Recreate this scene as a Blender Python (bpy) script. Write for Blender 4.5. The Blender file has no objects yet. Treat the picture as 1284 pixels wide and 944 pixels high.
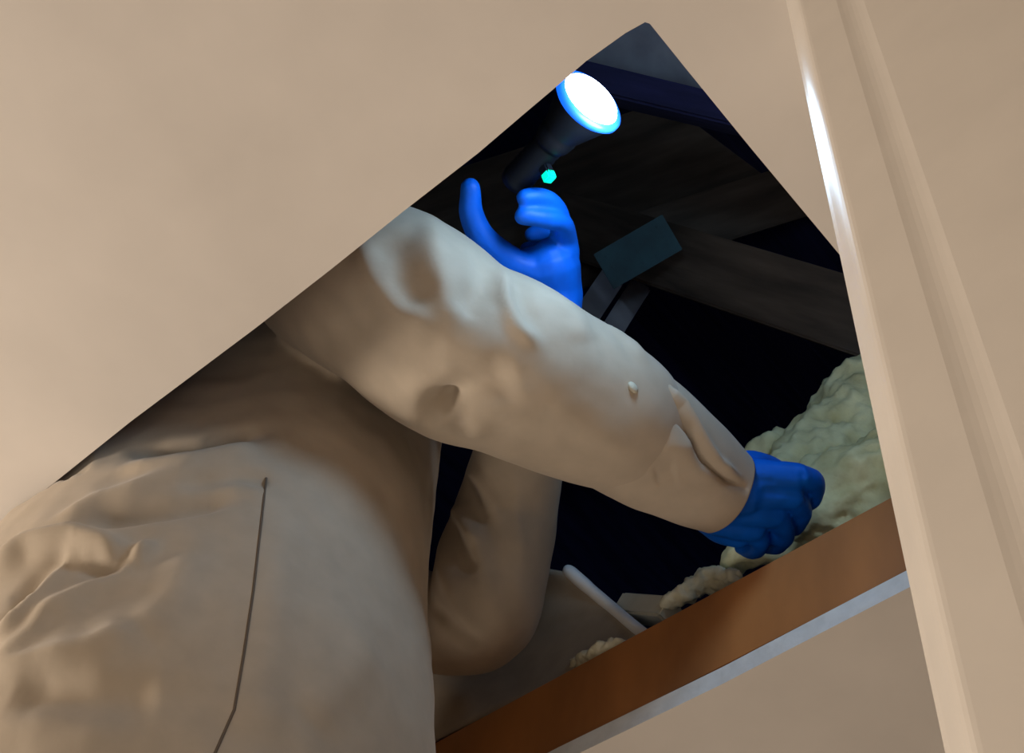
import bpy, bmesh, math, random
import numpy as np
from mathutils import Vector, Matrix, noise
from mathutils.bvhtree import BVHTree
random.seed(4)

# ---------------------------------------------------------------- camera, world, lights, exposure
CZ = 1.40                                    # camera height above the floor
F, CX, CY = 1735.0, 642.0, 472.0             # focal length in pixels of the 1284x944 frame
RM = Matrix(((0.65601008, -0.65449355, -0.37588425),
             (-0.74928666, -0.5049231, -0.42851142),
             (0.09043679, 0.56298087, -0.82150699)))
scene = bpy.context.scene
col = scene.collection
cam_d = bpy.data.cameras.new('camera'); cam_d.sensor_width = 36; cam_d.lens = 36 * F / 1284
cam_d.clip_start = 0.02
cam = bpy.data.objects.new('camera', cam_d); col.objects.link(cam)
cam.matrix_world = Matrix.Translation((0, 0, CZ)) @ RM.to_4x4()
scene.camera = cam
scene.view_settings.view_transform = 'Standard'; scene.view_settings.look = 'None'
scene.view_settings.exposure = 0.0; scene.view_settings.gamma = 1; scene.view_settings.use_curve_mapping = False

w = bpy.data.worlds.new('world'); scene.world = w; w.use_nodes = True
w.node_tree.nodes['Background'].inputs[0].default_value = (0.02, 0.03, 0.08, 1)
w.node_tree.nodes['Background'].inputs[1].default_value = 0.3

def P(x, y, z):
    """world point on the sight line of a photo pixel at height z above the camera"""
    d = RM @ Vector((x - CX, -(y - CY), -F)); d *= z / d.z
    return Vector((d.x, d.y, d.z + CZ))
def PX(x, y, X):
    d = RM @ Vector((x - CX, -(y - CY), -F)); d *= X / d.x
    return Vector((d.x, d.y, d.z + CZ))
def PD(x, y, depth):
    return RM @ (Vector(((x - CX), -(y - CY), -F)) * (depth / F)) + Vector((0, 0, CZ))
def camdir(x, y, z): return (RM @ Vector((x, y, z))).normalized()

LENS = PD(739, 127, 1.36)
LN = camdir(.57, .53, .63)                   # the way the flashlight points

def light(name, kind, loc, energy, color, **k):
    l = bpy.data.lights.new(name, kind); l.energy = energy; l.color = color
    for a, b in k.items(): setattr(l, a, b)
    o = bpy.data.objects.new(name, l); col.objects.link(o); o.location = loc
    return o
def aim(o, t): o.rotation_euler = (Vector(t) - o.location).to_track_quat('-Z', 'Y').to_euler()
WARM = (1.0, 0.86, 0.71)
a = light('room_light', 'AREA', (-0.62, 1.85, 1.72), 21, WARM, size=0.3); aim(a, (0.5, 0.7, 2.4))
a = light('hall_fill', 'AREA', (-0.35, 0.45, 0.5), 9, WARM, size=1.0); aim(a, (0.7, 0.4, 2.4))  # unseen fill added low on the camera side to brighten the ceiling
a = light('ceiling_fill', 'AREA', (1.9, 1.5, 0.7), 9, WARM, size=0.6); aim(a, (1.0, .5, 2.4))  # unseen fill added to lift the ceiling beyond the worker
light('flashlight_beam', 'POINT', LENS + LN * 0.03 + camdir(.25, -.75, .6) * .05, 3.1, (0.47, 0.74, 1.0), shadow_soft_size=0.045)
light('attic_fill', 'POINT', (.55, -.45, CZ + 1.58), 3.6, (0.50, 0.74, 1.0), shadow_soft_size=0.06)  # added cool fill, no lamp here; lights far sleeve, insulation and timbers

# ---------------------------------------------------------------- materials
def mat(name, c, rough=.7, noise_scale=None, amt=.15, bump=0, metal=0, emit=None, es=1, stretch=None, sheen=0, c2=None, spec=.5, detail=4):
    m = bpy.data.materials.new(name); m.use_nodes = True
    nt = m.node_tree; b = nt.nodes['Principled BSDF']
    b.inputs['Base Color'].default_value = (*c, 1); b.inputs['Roughness'].default_value = rough
    b.inputs['Metallic'].default_value = metal; b.inputs['Specular IOR Level'].default_value = spec
    if sheen: b.inputs['Sheen Weight'].default_value = sheen
    if emit:
        b.inputs['Emission Color'].default_value = (*emit, 1); b.inputs['Emission Strength'].default_value = es
    if noise_scale:
        tc = nt.nodes.new('ShaderNodeTexCoord'); mp = nt.nodes.new('ShaderNodeMapping')
        if stretch: mp.inputs['Scale'].default_value = stretch
        n = nt.nodes.new('ShaderNodeTexNoise'); n.inputs['Scale'].default_value = noise_scale; n.inputs['Detail'].default_value = detail
        nt.links.new(tc.outputs['Object'], mp.inputs[0]); nt.links.new(mp.outputs[0], n.inputs['Vector'])
        r = nt.nodes.new('ShaderNodeValToRGB')
        d = c2 or tuple(v * (1 - 2 * amt) for v in c)
        r.color_ramp.elements[0].color = (*d, 1); r.color_ramp.elements[1].color = (*[min(1, v * (1 + amt)) for v in c], 1)
        r.color_ramp.elements[0].position = .3; r.color_ramp.elements[1].position = .72
        nt.links.new(n.outputs[0], r.inputs[0]); nt.links.new(r.outputs[0], b.inputs['Base Color'])
        if bump:
            bp = nt.nodes.new('ShaderNodeBump'); bp.inputs['Strength'].default_value = bump; bp.inputs['Distance'].default_value = .01
            nt.links.new(n.outputs[0], bp.inputs['Height']); nt.links.new(bp.outputs[0], b.inputs['Normal'])
    return m
M_ceil = mat('ceiling_paint', (.66, .61, .56), .75, 9, .03, .05)
M_gyp = mat('plasterboard_core', (.72, .76, .80), .9, 60, .05, .2)
M_wall = mat('wall_paint', (.66, .61, .54), .6, 7, .03, .03)
M_trim = mat('gloss_trim_paint', (.72, .665, .60), .38, 20, .02, .02, spec=.3)
M_floor = mat('floor_wood', (.30, .20, .12), .5, 4, .2, .1, stretch=(1, 12, 1))
M_cov = mat('beige_coverall_cloth', (.46, .385, .30), .8, 35, .04, .05, sheen=.15)
M_seam = mat('seam_thread', (.13, .10, .075), .9)
M_glove = mat('blue_nitrile', (.001, .13, .75), .5, 30, .1, .08, spec=.25)
M_wood = mat('orange_pine', (.38, .155, .045), .6, 3.2, .22, .12, stretch=(3, 1, 9), c2=(.23, .09, .026))
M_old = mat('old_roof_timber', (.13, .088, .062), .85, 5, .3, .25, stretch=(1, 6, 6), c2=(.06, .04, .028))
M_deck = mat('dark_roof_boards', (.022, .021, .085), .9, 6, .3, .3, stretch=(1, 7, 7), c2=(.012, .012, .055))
M_lip = mat('grey_timber', (.34, .33, .36), .8, 14, .15, .2, c2=(.22, .21, .24))
M_ins = mat('fibre_insulation', (.86, .80, .50), 1, 16, .2, .8, c2=(.52, .44, .20), detail=8)
M_insw = mat('pale_insulation', (.82, .80, .62), 1, 22, .15, .8, c2=(.55, .50, .34), detail=8)
M_black = mat('black_anodised', (.005, .006, .010), .5, 40, .1, .05, spec=.2)
M_lens = mat('lit_lens', (1, 1, 1), .2, emit=(.80, .92, 1), es=14)
M_halo = mat('lens_halo_glow', (.02, .1, .5), .3, emit=(.004, .13, 1), es=1.3)  # emissive blue imitating the bloom around the lens, not a lit part
M_led = mat('green_led', (0, .5, .3), .4, emit=(0, 1, .55), es=1.1)
M_plate = mat('teal_plate', (.02, .085, .11), .6, 20, .2, .1)
M_sheet = mat('beige_dust_sheet', (.40, .34, .27), .85, 30, .06, .1)
M_white = mat('white_hem', (.93, .95, .97), .6, 30, .03)
M_card = mat('pale_packer', (.55, .52, .42), .9, 20, .1, .1)
M_skin = mat('skin', (.52, .32, .24), .55, 20, .05, .05)
M_hair = mat('dark_hair', (.05, .035, .025), .6, 50, .2, .3)
M_alu = mat('ladder_aluminium', (.55, .56, .57), .4, 30, .05, .05, metal=.8)
M_boot = mat('boot_leather', (.06, .045, .035), .6, 20, .1, .1)

# ---------------------------------------------------------------- helpers
def link(name, me, m=None, parent=None, smooth=False, keep_world=True):
    o = bpy.data.objects.new(name, me); col.objects.link(o)
    if m: me.materials.append(m)
    if smooth:
        for p in me.polygons: p.use_smooth = True
    if parent:
        o.parent = parent
        o.matrix_parent_inverse = Matrix.Translation(-parent.location)
    return o
def tag(o, label=None, cat=None, group=None, kind=None):
    if label: o['label'] = label
    if cat: o['category'] = cat
    if group: o['group'] = group
    if kind: o['kind'] = kind
    return o
def empty(name, loc, label=None, cat=None, group=None):
    o = bpy.data.objects.new(name, None); col.objects.link(o); o.location = loc; o.empty_display_size = .05
    return tag(o, label, cat, group)
def bm_mesh(bm, name):
    bmesh.ops.recalc_face_normals(bm, faces=bm.faces)
    me = bpy.data.meshes.new(name); bm.to_mesh(me); bm.free(); return me
def add_box(bm, lo, hi, bevel=0):
    lo = Vector(lo); hi = Vector(hi)
    r = bmesh.ops.create_cube(bm, size=1)
    for v in r['verts']:
        v.co = Vector(((v.co.x + .5) * (hi.x - lo.x) + lo.x, (v.co.y + .5) * (hi.y - lo.y) + lo.y, (v.co.z + .5) * (hi.z - lo.z) + lo.z))
    if bevel: bmesh.ops.bevel(bm, geom=list({e for v in r['verts'] for e in v.link_edges}), offset=bevel, segments=2, affect='EDGES')
def box(name, lo, hi, m, parent=None, bevel=0):
    bm = bmesh.new(); add_box(bm, lo, hi, bevel); return link(name, bm_mesh(bm, name), m, parent)
def beam(name, p0, p1, width_dir, wdt, thk, m, parent=None, bevel=.003, wear=.0015):
    """a sawn timber from p0 to p1; width_dir is where its wide side runs"""
    p0 = Vector(p0); p1 = Vector(p1); t = (p1 - p0); L = t.length; t.normalize()
    wd = Vector(width_dir); wd = (wd - t * wd.dot(t)).normalized(); nd = t.cross(wd)
    bm = bmesh.new(); add_box(bm, (0, -wdt / 2, -thk / 2), (L, wdt / 2, thk / 2), bevel)
    bmesh.ops.bisect_plane(bm, geom=bm.verts[:] + bm.edges[:] + bm.faces[:], plane_co=(L * .35, 0, 0), plane_no=(1, 0, 0))
    bmesh.ops.bisect_plane(bm, geom=bm.verts[:] + bm.edges[:] + bm.faces[:], plane_co=(L * .7, 0, 0), plane_no=(1, 0, 0))
    for v in bm.verts:
        v.co += Vector((0, noise.noise(v.co * 5 + p0) * wear, noise.noise(v.co * 4 - p0) * wear))
    me = bm_mesh(bm, name)
    o = bpy.data.objects.new(name, me); col.objects.link(o); me.materials.append(m)
    mw = Matrix((t, wd, nd)).transposed().to_4x4(); mw.translation = p0
    if parent: o.parent = parent; o.matrix_parent_inverse = parent.matrix_world.inverted() if False else Matrix.Translation(-parent.location)
    o.matrix_world = mw
    if parent: o.matrix_basis = mw
    return o
def catmull(pts, n):
    pts = [np.array(p, float) for p in pts]; q = [2 * pts[0] - pts[1]] + pts + [2 * pts[-1] - pts[-2]]; out = []
    for i in range(1, len(q) - 2):
        for k in range(n):
            t = k / n
            out.append(.5 * (2 * q[i] + (q[i + 1] - q[i - 1]) * t + (2 * q[i - 1] - 5 * q[i] + 4 * q[i + 1] - q[i + 2]) * t * t + (3 * q[i] - q[i - 1] - 3 * q[i + 1] + q[i + 2]) * t ** 3))
    out.append(pts[-1]); return out
def add_tube(bm, pts, seg=20, sub=5, cap=True, flat=None, closed_ends=True, ref=Vector((0, 0, 1))):
    """loft along points (x,y,z,radius); rounded caps"""
    raw = catmull([(*p[0], p[1]) for p in pts], sub)
    C = [Vector(r[:3]) for r in raw]; Rr = [max(r[3], .001) for r in raw]
    rings = []
    T = [(C[min(i + 1, len(C) - 1)] - C[max(i - 1, 0)]).normalized() for i in range(len(C))]
    u = T[0].orthogonal().normalized(); seq = []
    if cap:
        for a in (75, 50, 25): seq.append((C[0] - T[0] * Rr[0] * math.sin(math.radians(a)), Rr[0] * math.cos(math.radians(a)), T[0]))
    seq += list(zip(C, Rr, T))
    if cap:
        for a in (25, 50, 75): seq.append((C[-1] + T[-1] * Rr[-1] * math.sin(math.radians(a)), Rr[-1] * math.cos(math.radians(a)), T[-1]))
    for c, r, t in seq:
        u = (u - t * u.dot(t)).normalized(); v = t.cross(u); ring = []
        for k in range(seg):
            an = 2 * math.pi * k / seg; off = (u * math.cos(an) + v * math.sin(an)) * r
            if flat: off = off - flat[0] * off.dot(flat[0]) * (1 - flat[1])
            ring.append(bm.verts.new(c + off))
        rings.append(ring)
    for a_, b_ in zip(rings, rings[1:]):
        for k in range(seg): bm.faces.new((a_[k], a_[(k + 1) % seg], b_[(k + 1) % seg], b_[k]))
    if closed_ends: bm.faces.new(rings[0][::-1]); bm.faces.new(rings[-1])
    return rings
def add_ell(bm, rings, seg=40, sub=5):
    """loft of horizontal ellipses (cx,cy,cz,rx,ry)"""
    raw = catmull(rings, sub); rr = []
    for c in raw:
        rr.append([bm.verts.new((c[0] + c[3] * math.cos(2 * math.pi * k / seg), c[1] + c[4] * math.sin(2 * math.pi * k / seg), c[2])) for k in range(seg)])
    for a_, b_ in zip(rr, rr[1:]):
        for k in range(seg): bm.faces.new((a_[k], a_[(k + 1) % seg], b_[(k + 1) % seg], b_[k]))
    bm.faces.new(rr[0][::-1]); bm.faces.new(rr[-1])
def fused(bm, voxel, smooth_it=4):
    """one continuous surface out of overlapping lofts"""
    me = bm_mesh(bm, 'tmp'); o = bpy.data.objects.new('tmp', me); col.objects.link(o)
    r = o.modifiers.new('r', 'REMESH'); r.mode = 'VOXEL'; r.voxel_size = voxel
    s = o.modifiers.new('s', 'SMOOTH'); s.factor = .5; s.iterations = smooth_it
    dg = bpy.context.evaluated_depsgraph_get(); dg.update()
    out = bpy.data.meshes.new_from_object(o.evaluated_get(dg))
    bpy.data.objects.remove(o); bpy.data.meshes.remove(me); out.materials.clear()
    return out
CAMP = Vector((0, 0, CZ))
class Cloth:
    """push ridges and valleys (measured on the photo, dropped onto the surface) into a mesh"""
    def __init__(s, me):
        s.me = me; n = len(me.vertices)
        s.co = np.zeros(n * 3, np.float32); me.vertices.foreach_get('co', s.co); s.co = s.co.reshape(-1, 3).astype(float)
        s.no = np.zeros(n * 3, np.float32); me.vertex_normals.foreach_get('vector', s.no); s.no = s.no.reshape(-1, 3).astype(float)
        s.bvh = BVHTree.FromPolygons([tuple(c) for c in s.co], [tuple(p.vertices) for p in me.polygons])
        s.d = np.zeros(n)
    def drop(s, px, py):
        d = (PD(px, py, 1) - CAMP).normalized()
        h = s.bvh.ray_cast(CAMP, d)
        return h[0]
    def line(s, pix):
        out = []
        for i in range(len(pix) - 1):
            for k in range(6):
                t = k / 6; h = s.drop(pix[i][0] * (1 - t) + pix[i + 1][0] * t, pix[i][1] * (1 - t) + pix[i + 1][1] * t)
                if h: out.append(h)
        h = s.drop(*pix[-1])
        if h: out.append(h)
        return out
    def fold(s, pix, amp, width, w2=None, sharp=False):
        L = [np.array(p) for p in s.line(pix)]
        if len(L) < 2: return
        best = np.full(len(s.co), 1e9); par = np.zeros(len(s.co)); N = len(L) - 1
        for i in range(N):
            a_, b_ = L[i], L[i + 1]; ab = b_ - a_; q = max(ab @ ab, 1e-9)
            t = np.clip(((s.co - a_) @ ab) / q, 0, 1); dd = np.linalg.norm(s.co - a_ - t[:, None] * ab, axis=1)
            m = dd < best; best[m] = dd[m]; par[m] = (i + t[m]) / N
        taper = np.clip(np.minimum(par, 1 - par) * 5 + .25, 0, 1)
        wd = width if w2 is None else width + (w2 - width) * par
        g = np.exp(-np.abs(best / wd)) if sharp else np.exp(-(best / wd) ** 2)
        s.d += amp * taper * g
    def noise(s, amp, sc, seed=0):
        o = Vector((seed, seed * 2, 0))
        s.d += np.array([noise.noise(Vector(c) * sc + o) for c in s.co]) * amp
    def done(s, clamp=False, smooth=0):
        s.co += s.no * s.d[:, None]
        if clamp:
            m = (s.co[:, 2] > ZC - .012) & (s.co[:, 2] < CZ + 1.16); s.co[m, 0] = np.maximum(s.co[m, 0], .288)
        if smooth:
            e = np.zeros(len(s.me.edges) * 2, np.int32); s.me.edges.foreach_get('vertices', e); e = e.reshape(-1, 2)
            n = len(s.co); deg = np.bincount(e.ravel(), minlength=n).astype(float)
            act = np.clip(np.abs(s.d) / .004, 0, 1)[:, None]
            for _ in range(smooth):
                acc = np.zeros_like(s.co)
                for ax in range(3):
                    acc[:, ax] = np.bincount(e[:, 0], s.co[e[:, 1], ax], n) + np.bincount(e[:, 1], s.co[e[:, 0], ax], n)
                s.co += (acc / np.maximum(deg, 1)[:, None] - s.co) * .6 * act
        s.me.vertices.foreach_set('co', s.co.astype(np.float32).ravel()); s.me.update(); return s.me

# ---------------------------------------------------------------- the setting
ZC = CZ + 1.0                                # underside of the ceiling
DT = .023                                    # plasterboard thickness
XB = .874                                    # hatch side that carries the visible board
hole = [(815, 30), (809, 28), (784, 42), (735, 77), (700, 107), (655, 145), (600, 192), (510, 262), (415, 338), (320, 412), (165, 528), (0, 660)]
hole = [P(x, y, 1.0).xy for x, y in hole]
hole += [Vector((.284, 1.30)), Vector((XB, 1.30)), P(700, 957, 1).xy, P(905, 858, 1).xy, P(1137, 738, 1).xy, Vector((XB, .235))]
hole += [P(x, y, 1.0).xy for x, y in [(1050, 316), (1000, 256), (940, 184), (860, 86)]]
RX0, RX1, RY0, RY1 = -1.7, 2.4, -1.6, 3.0
def slab(z0, z1, inner, m):
    bm = bmesh.new()
    def loop(pts, z): 
        vs = [bm.verts.new((p[0], p[1], z)) for p in pts]
        return vs, [bm.edges.new((vs[i], vs[(i + 1) % len(vs)])) for i in range(len(vs))]
    outer = [(RX0, RY0), (RX1, RY0), (RX1, RY1), (RX0, RY1)]
    vs, e = loop(outer, z0); vi, e2 = loop(inner, z0)
    r = bmesh.ops.triangle_fill(bm, edges=e + e2, use_beauty=True)
    ex = bmesh.ops.extrude_face_region(bm, geom=bm.faces[:])
    for g in ex['geom']:
        if isinstance(g, bmesh.types.BMVert): g.co.z = z1
    return bm
bm = slab(ZC, ZC + DT, hole, None)
me = bm_mesh(bm, 'ceiling')
ceil = link('ceiling', me, M_ceil); me.materials.append(M_gyp)
for p in me.polygons:
    if abs(p.normal.z) < .5 and RX0 + .1 < p.center.x < RX1 - .1 and RY0 + .1 < p.center.y < RY1 - .1: p.material_index = 1
tag(ceil, kind='structure')
tag(box('floor', (RX0, RY0, -.05), (RX1, RY1, 0), M_floor), kind='structure')
tag(box('wall_left', (RX0 - .1, RY0, 0), (RX0, RY1, ZC + DT), M_wall), kind='structure')
tag(box('wall_far', (RX0, RY1, 0), (RX1, RY1 + .1, ZC + DT), M_wall), kind='structure')
tag(box('wall_near', (RX0, RY0 - .1, 0), (RX1, RY0, ZC + DT), M_wall), kind='structure')
tag(box('wall_end', (RX1, RY0, 0), (RX1 + .1, RY1, ZC + DT), M_wall), kind='structure')
# partition on the right, its end dressed with an architrave: round bead, flat, groove, back flat
XW = .302
def yw(px, py): 
    d = RM @ Vector((px - CX, -(py - CY), -F)); return d.y / d.x * XW
y_e = yw(1087, 480) * (XW + .012) / XW; y_b = yw(1122, 480); y_g0 = yw(1192, 480); y_g1 = yw(1250, 480)
tag(box('wall_right', (XW + .014, RY0, 0), (XW + .115, y_e - .004, ZC), M_wall), kind='structure')
prof = [(XW + .129, y_e), (XW + .004, y_e)]
prof[-1] = (XW + .012, y_e)
for k in range(1, 9):
    t = k / 8; prof.append((XW + .012 - .0125 * math.sin(t * math.pi * .5) + .0005 * t, y_e + (y_b - y_e) * (t ** .85)))
prof += [(XW, y_g0)]
for k in range(1, 6):
    t = k / 6; prof.append((XW + .0009 * math.sin(t * math.pi), y_g0 + (y_g1 - y_g0) * t))
prof += [(XW, y_g1), (XW, y_g1 - .9), (XW + .005, y_g1 - .906), (XW + .014, y_g1 - .907), (XW + .0139, y_e - .004), (XW + .129, y_e - .004)]
bm = bmesh.new(); lo = [bm.verts.new((x, y, 0)) for x, y in prof]; hi = [bm.verts.new((x, y, ZC - .0005)) for x, y in prof]
for i in range(len(prof)): bm.faces.new((lo[i], lo[(i + 1) % len(prof)], hi[(i + 1) % len(prof)], hi[i]))
bm.faces.new(lo[::-1]); bm.faces.new(hi)
tag(link('trim_1', bm_mesh(bm, 'trim_1'), M_trim), kind='structure')

# ---------------------------------------------------------------- timbers around the hatch
ZB0, ZB1 = ZC + DT, CZ + 1.142
T = .042
def solo(o, label, cat, group=None):
    return tag(o, label, cat, group)
b_ = beam('hatch_board', (XB + T / 2 + .002, -.6, (ZB0 + ZB1) / 2), (XB + T / 2 + .002, 2.3, (ZB0 + ZB1) / 2), (0, 0, 1), ZB1 - ZB0, T, M_wood, wear=.002)
solo(b_, 'orange pine board lining the far side of the hatch, above the white plasterboard edge', 'board')
b_ = beam('hatch_board', (.262 - T / 2, -.6, (ZB0 + ZB1) / 2), (.262 - T / 2, 2.3, (ZB0 + ZB1) / 2), (0, 0, 1), ZB1 - ZB0, T, M_wood)
solo(b_, 'pine joist hidden above the ceiling along the left side of the hatch', 'board')
b_ = beam('hatch_board', (.265, .216 - T / 2 , (ZB0 + ZB1) / 2), (XB, .216 - T / 2, (ZB0 + ZB1) / 2), (0, 0, 1), ZB1 - ZB0 - .003, T, M_wood)
solo(b_, 'short pine trimmer closing the hatch at its top corner side', 'board')
b_ = beam('hatch_board', (.265, 1.345, (ZB0 + ZB1) / 2), (XB, 1.345, (ZB0 + ZB1) / 2), (0, 0, 1), ZB1 - ZB0 - .003, T, M_wood)
solo(b_, 'short pine trimmer closing the hatch behind the worker', 'board')

# small knots in the visible board, dark ovals set into its face
# ---------------------------------------------------------------- attic: truss, roof boards
# roof slopes: a row of boards that show through the hatch, with dark rafters under them
roof = empty('roof_deck', (1.0, -.4, CZ + 2.2)); tag(roof, kind='structure')
n_r = camdir(-.25, .5, .62)                  # not used for placement, only the slope below
ra = Vector((0.0, -1.3, CZ + 1.15)); 
sx = Vector((1, 0, 0)); sl = Vector((0, .80, .60)).normalized()
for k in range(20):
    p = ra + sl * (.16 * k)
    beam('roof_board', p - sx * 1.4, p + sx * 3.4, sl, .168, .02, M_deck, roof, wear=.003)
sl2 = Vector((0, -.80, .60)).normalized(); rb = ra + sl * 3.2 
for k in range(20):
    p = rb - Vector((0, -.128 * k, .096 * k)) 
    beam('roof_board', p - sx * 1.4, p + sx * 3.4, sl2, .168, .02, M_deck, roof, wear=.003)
for nm, x in (('gable_wall', -1.45), ('gable_wall', 3.42)):
    bm = bmesh.new()
    pts = [(x, -1.6, ZC + DT), (x, 4.6, ZC + DT), (x, 1.5, CZ + 3.4)]
    v = [bm.verts.new(q) for q in pts] + [bm.verts.new((q[0] + .02, q[1], q[2])) for q in pts]
    bm.faces.new(v[:3]); bm.faces.new(v[3:][::-1])
    for i in range(3): bm.faces.new((v[i], v[(i + 1) % 3], v[(i + 1) % 3 + 3], v[i + 3]))
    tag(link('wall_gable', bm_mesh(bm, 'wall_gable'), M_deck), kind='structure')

# truss members
def pbeam(name, a0, a1, wdt_px_dir, wdt, thk, m, label, cat, group=None, bevel=.004):
    t = beam(name, a0, a1, wdt_px_dir, wdt, thk, m, None, bevel, .003); return tag(t, label, cat, group)
fwd = camdir(0, 0, -1)
def img(dx, dy): return camdir(dx, -dy, 0)   # direction across the view
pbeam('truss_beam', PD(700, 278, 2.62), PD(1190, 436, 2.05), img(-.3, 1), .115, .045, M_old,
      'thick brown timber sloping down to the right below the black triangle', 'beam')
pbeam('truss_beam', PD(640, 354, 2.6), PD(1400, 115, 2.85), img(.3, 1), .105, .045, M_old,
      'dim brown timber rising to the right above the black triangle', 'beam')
pbeam('timber_strut', PD(766, 350, 2.5), PD(680, 480, 2.3), img(1, .6), .045, .04, M_lip,
      'pale strut nearer the glove, left of the pair under the teal plate', 'strut')
pbeam('timber_strut', PD(800, 362, 2.55), PD(720, 490, 2.35), img(1, .6), .04, .04, M_lip,
      'pale strut, right of the pair under the teal plate', 'strut')
bm = bmesh.new(); add_box(bm, (-.065, -.033, -.0015), (.065, .033, .0015), .001)
for i in range(5):
    for j in range(3):
        add_box(bm, (-.05 + i * .024, -.022 + j * .02, .0015), (-.045 + i * .024, -.018 + j * .02, .0035))
me = bm_mesh(bm, 'nail_plate'); pl = link('nail_plate', me, M_plate)
x_ = img(.86, -.5); z_ = camdir(0, 0, 1); y_ = z_.cross(x_)
mw = Matrix((x_, y_, z_)).transposed().to_4x4(); mw.translation = PD(800, 316, 2.26); pl.matrix_world = mw
tag(pl, 'dark teal metal nail plate where the roof timbers meet', 'plate')
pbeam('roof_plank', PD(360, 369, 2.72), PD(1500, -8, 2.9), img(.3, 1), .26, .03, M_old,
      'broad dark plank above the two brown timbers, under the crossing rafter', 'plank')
pbeam('rafter', PD(200, -26, 1.92), PD(1400, 260, 2.3), img(.25, 1), .045, .05, M_deck,
      'thin dark rafter crossing just right of the lit flashlight', 'beam')
pbeam('ridge_board', PD(450, -40, 2.1), PD(1300, 174, 2.45), img(-.25, 1), .13, .03, M_lip,
      'grey speckled board in the top corner of the hatch', 'board')

# ---------------------------------------------------------------- insulation
def lump(name, pts_r, m, voxel, amp, sc, seed, label=None, cat=None, flat=None):
    bm = bmesh.new()
    for chain in pts_r: add_tube(bm, chain, 14, 4, flat=flat)
    me = fused(bm, voxel, 2); c = Cloth(me); c.noise(amp, sc, seed); c.noise(amp * .6, sc * 2.7, seed + 5); c.noise(amp * .3, sc * 6, seed + 8); c.done()
    o = link(name, me, m, smooth=True); tag(o, label, cat); return o
lump('insulation_batt', [
    [(PX(1240, 520, 1.16), .13), (PX(1130, 535, 1.13), .115), (PX(1060, 575, 1.07), .085), (PX(985, 615, 1.0), .045)],
    [(PX(1170, 470, 1.12), .07), (PX(1090, 520, 1.09), .065), (PX(1020, 555, 1.05), .04), (PX(950, 572, 1.0), .017)],
    [(PX(1200, 600, 1.08), .1), (PX(1080, 625, 1.02), .07), (PX(1000, 655, .98), .045), (PX(930, 690, .95), .022)],
    ], M_ins, .005, .016, 16, 1, 'pale yellow-green mineral wool heaped behind the board, under the lower glove', 'insulation')
lump('insulation_tuft', [[(PX(922, 722, .94), .010), (PX(888, 730, .945), .016), (PX(860, 742, .93), .014), (PX(838, 757, .925), .008)]],
     M_insw, .003, .008, 40, 3, 'cream insulation tuft on the orange board between packer and lower glove', 'insulation')
lump('insulation_tuft', [[(PX(780, 806, .895), .007), (PX(748, 822, .895), .010), (PX(705, 848, .93), .013), (PX(660, 875, .925), .010)]],
     M_insw, .003, .007, 40, 7, 'green-tinged insulation tuft trapped under the white-edged sheet', 'insulation')
o = beam('packer_block', PX(783, 762, .935), PX(842, 768, .935), (0, 0, 1), .03, .03, M_card); tag(o, 'small pale rectangular packer standing on the board beside the white hem', 'block')

# ---------------------------------------------------------------- beige sheet with a white edge, over the board
def sheet():
    rows = [[(520, 735, 1.275), (600, 705, 1.285), (660, 700, 1.28), (703, 706, 1.272)],
            [(470, 800, 1.25), (590, 772, 1.262), (690, 745, 1.262), (752, 748, 1.225)],
            [(450, 870, 1.225), (590, 838, 1.218), (700, 800, 1.205), (785, 776, 1.175)],
            [(470, 950, 1.158), (600, 887, 1.158), (700, 842, 1.158), (806, 791, 1.152)]]
    n = 6; pts = []
    R_ = [catmull([P(q[0], q[1], q[2] * (1.035 if i < 2 else 1.02 if i == 2 else 1)) for q in r], n) for i, r in enumerate(rows)]
    cols = [catmull([r[i] for r in R_], n) for i in range(len(R_[0]))]
    bm = bmesh.new(); g = [[bm.verts.new(Vector(c) + Vector((.02, 0, 0))) for c in cc] for cc in cols]
    for i in range(len(g) - 1):
        for j in range(len(g[0]) - 1): bm.faces.new((g[i][j], g[i + 1][j], g[i + 1][j + 1], g[i][j + 1]))
    edge = [v.co.copy() for v in g[-1]]
    me = bm_mesh(bm, 'dust_sheet'); o = link('dust_sheet', me, M_sheet, smooth=True)
    s = o.modifiers.new('s', 'SOLIDIFY'); s.thickness = .004
    tag(o, 'beige sheet with a white hem, lying over the board behind the bent elbow', 'sheet')
    bm = bmesh.new(); add_tube(bm, [(e, .0105 if i > 2 else .0115) for i, e in enumerate(edge)], 12, 1, flat=(camdir(.7, .7, 0), .75))
    link('hem', bm_mesh(bm, 'hem'), M_white, o, smooth=True)['label'] = 'white folded hem'
sheet()

# ---------------------------------------------------------------- the worker
body_loc = (.52, .95, CZ)
per = empty('person', (.52, .96, CZ - .28), 'person in a beige coverall and blue gloves, reaching up through the ceiling hatch', 'person')
def V(x, y, z): return Vector((x, y, z + CZ))
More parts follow.
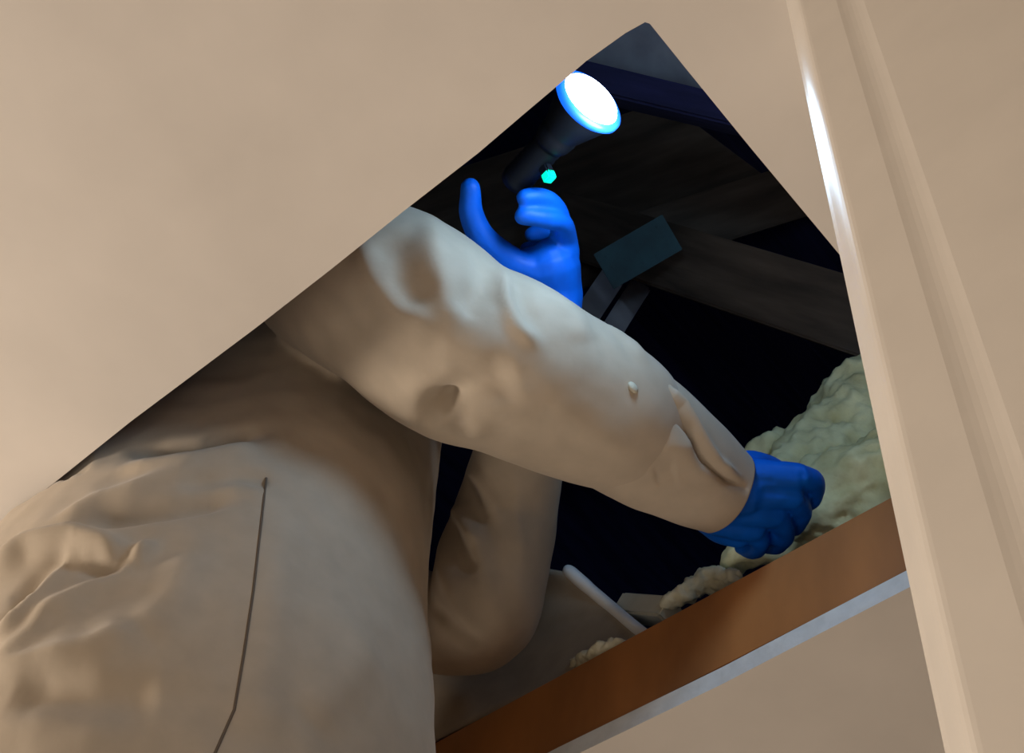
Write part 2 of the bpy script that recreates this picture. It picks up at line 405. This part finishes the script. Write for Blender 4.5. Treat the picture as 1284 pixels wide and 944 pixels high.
# coverall: torso, legs and both sleeves in one surface
bm = bmesh.new()
add_ell(bm, [(.56, 1.0, CZ + .42, .17, .18), (.54, 1.0, CZ + .60, .245, .27), (.522, 1.008, CZ + .78, .264, .284), (.508, 1.004, CZ + .95, .244, .266),
             (.497, .987, CZ + 1.08, .206, .242), (.503, .968, CZ + 1.2, .182, .212), (.50, .93, CZ + 1.33, .15, .18), (.49, .90, CZ + 1.43, .10, .13), (.49, .89, CZ + 1.47, .05, .06)])
ARM = [(P(415, 345, 1.27), .088), (P(495, 378, 1.205), .097), (P(570, 433, 1.18), .0985), (P(635, 456, 1.175), .092), (P(700, 489, 1.175), .085),
       (P(762, 524, 1.18), .0795), (P(790, 543, 1.185), .0715)]
add_tube(bm, ARM, 28, 6)
FAR = [(P(400, 700, 1.34), .085), (P(500, 765, 1.27), .066), (P(575, 780, 1.235), .062), (P(608, 762, 1.215), .067), (P(622, 695, 1.25), .068), (P(638, 620, 1.30), .062), (P(665, 520, 1.32), .052), (P(690, 430, 1.33), .045)]
add_tube(bm, FAR, 24, 6)
for sgn in (0, 1):
    yy = .86 if sgn == 0 else 1.08
    add_tube(bm, [(V(.565, yy + .0, .52), .13), (V(.53, yy - .0, .25), .105), (V(.57, yy, .0), .085), (V(.565, yy, -.17), .08)], 24, 5)
me = fused(bm, .0048, 5)
c = Cloth(me)
TOR = c
F_ = c.fold
# torso, left: bright sharp folds pulled from the hip
F_([(-20, 728), (40, 688), (95, 677), (130, 686), (150, 704)], .020, .014)
F_([(20, 760), (55, 725), (90, 702)], -.012, .013)
F_([(-10, 812), (30, 775), (62, 732), (88, 700)], .020, .009, None, True)
F_([(-10, 836), (44, 797), (70, 758)], .008, .007)
F_([(-10, 800), (20, 770), (50, 735)], -.006, .008)
F_([(60, 775), (100, 745), (150, 716), (190, 684)], .015, .009, .005, True)
F_([(168, 694), (190, 680)], .012, .007)
F_([(105, 706), (145, 712), (170, 698)], -.013, .012)
F_([(-20, 846), (60, 828), (120, 812), (175, 786)], .014, .009, .012, True)
F_([(170, 790), (215, 755), (235, 690)], .008, .018)
F_([(20, 862), (110, 872), (200, 870)], -.012, .020)
F_([(70, 652), (120, 625), (200, 600), (260, 590)], .008, .010)
F_([(110, 650), (190, 634), (300, 622)], -.018, .013)
F_([(170, 560), (250, 556), (330, 540)], -.013, .010)
F_([(150, 585), (240, 578), (330, 562)], .009, .012)
F_([(220, 604), (300, 598), (340, 605)], -.010, .009)
F_([(380, 900), (430, 860), (470, 800)], .007, .022)
F_([(350, 640), (340, 760), (320, 930)], .005, .02)
# near sleeve
F_([(450, 300), (468, 350), (500, 390), (550, 412)], .009, .013)
F_([(495, 300), (505, 350), (535, 385)], -.006, .017)
F_([(540, 270), (545, 330), (560, 385), (580, 400)], .008, .014)
F_([(612, 322), (602, 365), (575, 395)], -.008, .015)
F_([(632, 328), (634, 375), (648, 412), (675, 432)], .010, .007)
F_([(650, 345), (655, 380), (668, 408)], -.004, .010)
F_([(620, 318), (636, 330)], .006, .008)
F_([(690, 370), (720, 400), (730, 430)], .006, .018)
F_([(745, 395), (790, 430), (806, 455)], .006, .012)
F_([(548, 540), (560, 515), (595, 485), (650, 470)], -.015, .018, .022)
F_([(550, 530), (556, 512), (566, 500)], -.030, .013)
F_([(505, 515), (528, 528)], .008, .014)
F_([(582, 540), (600, 520)], .007, .013)
F_([(585, 550), (600, 520), (640, 500)], .004, .02)
F_([(430, 420), (500, 440), (560, 450)], -.004, .02)
F_([(700, 500), (740, 540), (800, 590)], .003, .02)
# bent far sleeve
F_([(572, 580), (600, 600), (622, 640)], .009, .008)
F_([(572, 600), (590, 625), (605, 655)], -.011, .009)
F_([(562, 632), (578, 650), (600, 680)], .012, .008)
F_([(560, 660), (575, 690), (592, 720)], -.012, .010)
F_([(552, 680), (562, 725), (580, 770), (600, 800)], .008, .010)
F_([(545, 760), (570, 790), (600, 815)], -.008, .010)
F_([(640, 590), (650, 650), (655, 700)], .004, .010)
F_([(600, 640), (625, 700), (640, 770)], -.004, .013)
c.noise(.006, 9, 2); c.noise(.0018, 30, 6)
c.done(True, 4)
cov = link('coverall', me, M_cov, per, smooth=True)
c2 = Cloth(me)
# side seam, sewn along the surface
def seam(name, pix, r, m, lift=.0003):
    L = c2.line(pix); 
    if len(L) < 3: return
    bm = bmesh.new(); add_tube(bm, [(p, r) for p in L], 6, 1)
    link(name, bm_mesh(bm, name), m, per, smooth=True)['label'] = 'dark side seam'
seam('side_seam', [(334, 600), (326, 670), (318, 740), (306, 820), (294, 890), (270, 944), (262, 962)], .0013, M_seam)

# cuff: open sleeve end with a long slit and button
CU = [(P(772, 530, 1.181), .0715), (P(800, 548, 1.184), .0700), (P(840, 573, 1.188), .0645), (P(880, 600, 1.190), .0555), (P(909, 618, 1.192), .0475)]
bm = bmesh.new(); add_tube(bm, CU, 150, 26, cap=False, closed_ends=False)
bmesh.ops.recalc_face_normals(bm, faces=bm.faces)
me = bpy.data.meshes.new('sleeve_cuff'); bm.to_mesh(me); bm.free()
cc = Cloth(me)
cen = np.mean(cc.co, axis=0)
if np.mean(np.einsum('ij,ij->i', cc.no, cc.co - cen)) < 0: cc.no *= -1
cc.fold([(806, 482), (835, 508), (862, 540), (882, 578), (912, 602), (935, 612)], -.010, .0045)
cc.fold([(822, 482), (852, 508), (876, 545), (898, 580), (925, 600)], .009, .006)
cc.fold([(800, 470), (812, 470), (822, 478)], -.006, .006)
cc.fold([(800, 500), (830, 530), (860, 570), (895, 605)], .003, .010)
cc.fold([(830, 560), (850, 562), (868, 560)], .003, .009)
cc.fold([(820, 600), (850, 590)], -.004, .012)
cc.noise(.003, 20, 9); cc.done()
cuff = link('sleeve_cuff', me, M_cov, per, smooth=True)
s = cuff.modifiers.new('s', 'SOLIDIFY'); s.thickness = .003; s.offset = 0
cuff['label'] = 'loose sleeve end with a long slit'
h = c2.drop(794, 486)
if h:
    bm = bmesh.new(); bmesh.ops.create_uvsphere(bm, u_segments=14, v_segments=8, radius=.007)
    me_b = bm_mesh(bm, 'button'); o = link('button', me_b, M_card, cuff, smooth=True)
    o.matrix_parent_inverse = Matrix.Identity(4); o.location = h; o.scale = (1, .5, .9)
    o.parent = cuff; o.matrix_parent_inverse = Matrix.Translation(-Vector(per.location)) if False else Matrix.Identity(4)

# gloves
def glove(name, chains, folds=(), voxel=.0026):
    bm = bmesh.new()
    for ch in chains: add_tube(bm, ch, 14, 4)
    me = fused(bm, voxel, 3); k = Cloth(me)
    for f in folds: k.fold(*f)
    k.noise(.0012, 45, 3); k.done()
    return link(name, me, M_glove, per, smooth=True)
W_ = P(893, 612, 1.192)
def ch(*p): return [(P(x, y, z), r) for x, y, z, r in p]
glove('glove', [
    [(P(860, 590, 1.19), .030), (W_, .030), (P(925, 615, 1.195), .032)],
    ch((905, 600, 1.195, .024), (955, 597, 1.200, .0185), (1000, 598, 1.205, .0155)),
    ch((910, 615, 1.192, .026), (950, 618, 1.195, .020), (992, 622, 1.200, .0155)),
    ch((905, 630, 1.190, .026), (940, 640, 1.190, .019), (970, 646, 1.195, .0150)),
    ch((895, 645, 1.190, .022), (920, 656, 1.188, .018), (945, 664, 1.190, .0145)),
    ch((1000, 598, 1.205, .0150), (1021, 605, 1.222, .0125), (1017, 627, 1.245, .0112), (1000, 640, 1.26, .010)),
    ch((992, 622, 1.200, .0145), (1005, 640, 1.220, .0125), (996, 660, 1.240, .0115), (975, 664, 1.26, .0100)),
    ch((970, 646, 1.195, .0145), (984, 664, 1.210, .0125), (976, 682, 1.230, .0115), (955, 684, 1.25, .0100)),
    ch((945, 664, 1.190, .0135), (953, 680, 1.200, .0115), (945, 690, 1.220, .0105), (930, 686, 1.24, .0095)),
    ch((915, 590, 1.21, .018), (945, 580, 1.235, .014), (975, 590, 1.255, .0115), (995, 605, 1.265, .0100)),
    ch((915, 630, 1.215, .02), (950, 632, 1.222, .019), (975, 630, 1.225, .017)),
    ch((948, 662, 1.212, .014), (972, 670, 1.222, .013)),
    ch((880, 640, 1.2, .02), (905, 660, 1.2, .02), (925, 670, 1.195, .016)),
    ], [([(1006, 590), (1012, 630)], -.002, .004), ([(975, 605), (930, 600)], -.002, .005)])['label'] = 'blue glove clutching the insulation'
def hh(*p): return [(P(x, y, z * .925), r * .93) for x, y, z, r in p]
glove('glove', [
    hh((695, 410, 1.36, .030), (698, 370, 1.39, .031), (692, 335, 1.40, .034)),
    hh((690, 345, 1.40, .028), (704, 318, 1.41, .022), (706, 292, 1.415, .015)),
    hh((680, 340, 1.41, .028), (700, 325, 1.43, .02), (708, 305, 1.43, .016)),
    hh((665, 335, 1.40, .024), (690, 330, 1.40, .024)),
    # thumb
    hh((680, 345, 1.39, .024), (640, 330, 1.385, .020), (608, 303, 1.38, .0165), (592, 270, 1.385, .0145), (590, 236, 1.39, .0115)),
    # index and middle closing round the barrel
    hh((706, 292, 1.415, .0145), (697, 262, 1.40, .0125), (678, 248, 1.385, .0115), (658, 248, 1.375, .0098)),
    hh((710, 305, 1.415, .0145), (706, 282, 1.395, .0125), (684, 274, 1.375, .0118), (657, 271, 1.365, .0105)),
    # ring and little finger, deeper in the grip
    hh((708, 318, 1.43, .0140), (706, 300, 1.46, .0120), (688, 290, 1.475, .0112), (668, 294, 1.475, .0100)),
    hh((700, 330, 1.44, .0130), (694, 318, 1.475, .0110), (676, 310, 1.49, .0100), (660, 312, 1.49, .0090)),
    ])['label'] = 'blue glove gripping the flashlight'

# neck and head, above the ceiling
def head():
    hc = V(.355, .885, 1.60)
    bm = bmesh.new()
    add_tube(bm, [(V(.47, .90, 1.38), .058), (V(.42, .90, 1.48), .056), (V(.375, .89, 1.54), .055)], 20, 4)
    fr = Vector((.8, -.5, -.2)).normalized(); up = (Vector((0, 0, 1)) - fr * fr.z).normalized(); sd = fr.cross(up)
    def add_sph(c_, r3, u=24):
        r = bmesh.ops.create_uvsphere(bm, u_segments=u, v_segments=u // 2, radius=1)
        for v in r['verts']: v.co = hc + fr * (c_[0] + v.co.x * r3[0]) + sd * (c_[1] + v.co.y * r3[1]) + up * (c_[2] + v.co.z * r3[2])
    add_sph((0, 0, .02), (.095, .075, .10)); add_sph((.03, 0, -.045), (.062, .055, .065))
    add_sph((.092, 0, -.015), (.02, .013, .026), 12); add_sph((.08, 0, -.062), (.014, .026, .01), 12)
    for s_ in (-1, 1): add_sph((-.005, s_ * .076, -.008), (.02, .009, .03), 12)
    for s_ in (-1, 1): add_sph((.075, s_ * .032, .008), (.014, .016, .009), 12)
    me = fused(bm, .0035, 2); link('head', me, M_skin, per, smooth=True)['label'] = 'bare face and neck'
    bm = bmesh.new(); add_sph((-.016, 0, .035), (.097, .083, .098))
    geom = bm.verts[:] + bm.edges[:] + bm.faces[:]
    bmesh.ops.bisect_plane(bm, geom=geom, plane_co=hc + up * .03 + fr * .03, plane_no=(fr * .8 - up * .6).normalized(), clear_outer=True)
    me = bm_mesh(bm, 'hair'); o = link('hair', me, M_hair, per, smooth=True)
head()
for yy in (.86, 1.08):
    bm = bmesh.new(); add_tube(bm, [(V(.56, yy, -.15), .05), (V(.555, yy, -.21), .05), (V(.60, yy, -.235), .045), (V(.68, yy, -.24), .04)], 16, 4)
    link('boot', fused(bm, .006, 2), M_boot, per, smooth=True)

# ladder under the boots
ld = empty('stepladder', (.62, .97, 0), 'aluminium stepladder below the frame, carrying the worker in the coverall', 'ladder')
zt = CZ - .285
for sy in (.72, 1.22):
    beam('rail', (.40, sy, .0), (.52, sy, zt), (1, 0, 0), .06, .025, M_alu, ld)
    beam('rear_leg', (1.15, sy, .0), (.74, sy, zt), (1, 0, 0), .04, .02, M_alu, ld)
for k in range(1, 4):
    z = k * .28; x = .40 + .12 * z / zt; box('step', (x - .04, .73, z - .012), (x + .05, 1.21, z + .012), M_alu, ld, .003)
box('platform', (.46, .70, zt - .02), (.79, 1.24, zt), M_alu, ld, .004)

# ---------------------------------------------------------------- flashlight
fl = empty('flashlight', LENS - LN * .13, 'black flashlight with a glaring white-blue lens, held up by the raised blue glove', 'flashlight')
def lathe(name, prof, m, parent, seg=36, caps=True):
    u = LN.orthogonal().normalized(); v = LN.cross(u); bm = bmesh.new(); R_ = []
    for s_, r in prof: R_.append([bm.verts.new(LENS + LN * s_ + (u * math.cos(2 * math.pi * k / seg) + v * math.sin(2 * math.pi * k / seg)) * r) for k in range(seg)])
    for a_, b_ in zip(R_, R_[1:]):
        for k in range(seg): bm.faces.new((a_[k], a_[(k + 1) % seg], b_[(k + 1) % seg], b_[k]))
    bm.faces.new(R_[0][::-1]); bm.faces.new(R_[-1])
    return link(name, bm_mesh(bm, name), m, parent, smooth=True)
bp = [(-.13, .010), (-.13, .0155), (-.124, .0165)]
for k in range(7): bp += [(-.120 + k * .008, .0168), (-.116 + k * .008, .0158)]
bp += [(-.066, .0165)]
lathe('barrel', bp, M_black, fl)
lathe('lamp_head', [(-.067, .0165), (-.060, .020), (-.05, .021), (-.046, .020), (-.042, .022), (-.02, .030), (-.006, .0345), (-.004, .0345)], M_black, fl)
lathe('halo_ring', [(-.007, .0342), (-.003, .0385), (.001, .0385), (.003, .0360), (.0032, .0315)], M_halo, fl)['label'] = 'blue emissive ring standing in for the glow around the lens'
lathe('lens', [(.0033, .032), (.006, .030), (.009, .022), (.0115, .012), (.0125, .003)], M_lens, fl)['label'] = 'white lit lens'
# switch housing with its light, standing off the side of the barrel
def along(px, py, depth):
    q = PD(px, py, depth); c_ = LENS - LN * (LENS - q).dot(LN); return q, c_
q, c_ = along(690, 225, 1.40)
out = (q - c_).normalized(); t_ = LN
bm = bmesh.new()
ln = (q - c_).length
add_box(bm, (-.006, -.0048, .012), (.006, .0048, ln - .004), .0015)
me = bm_mesh(bm, 'switch_housing'); mw = Matrix((t_, out.cross(t_), out)).transposed().to_4x4(); mw.translation = c_
o = link('switch_housing', me, M_black, fl); o.matrix_basis = mw
bm = bmesh.new(); add_box(bm, (-.0060, -.0055, ln - .009), (.0060, .0055, ln + .0015), .0018)
o2 = link('switch_light', bm_mesh(bm, 'switch_light'), M_led, o); o2.matrix_parent_inverse = Matrix.Identity(4)
o2['label'] = 'small green switch light'
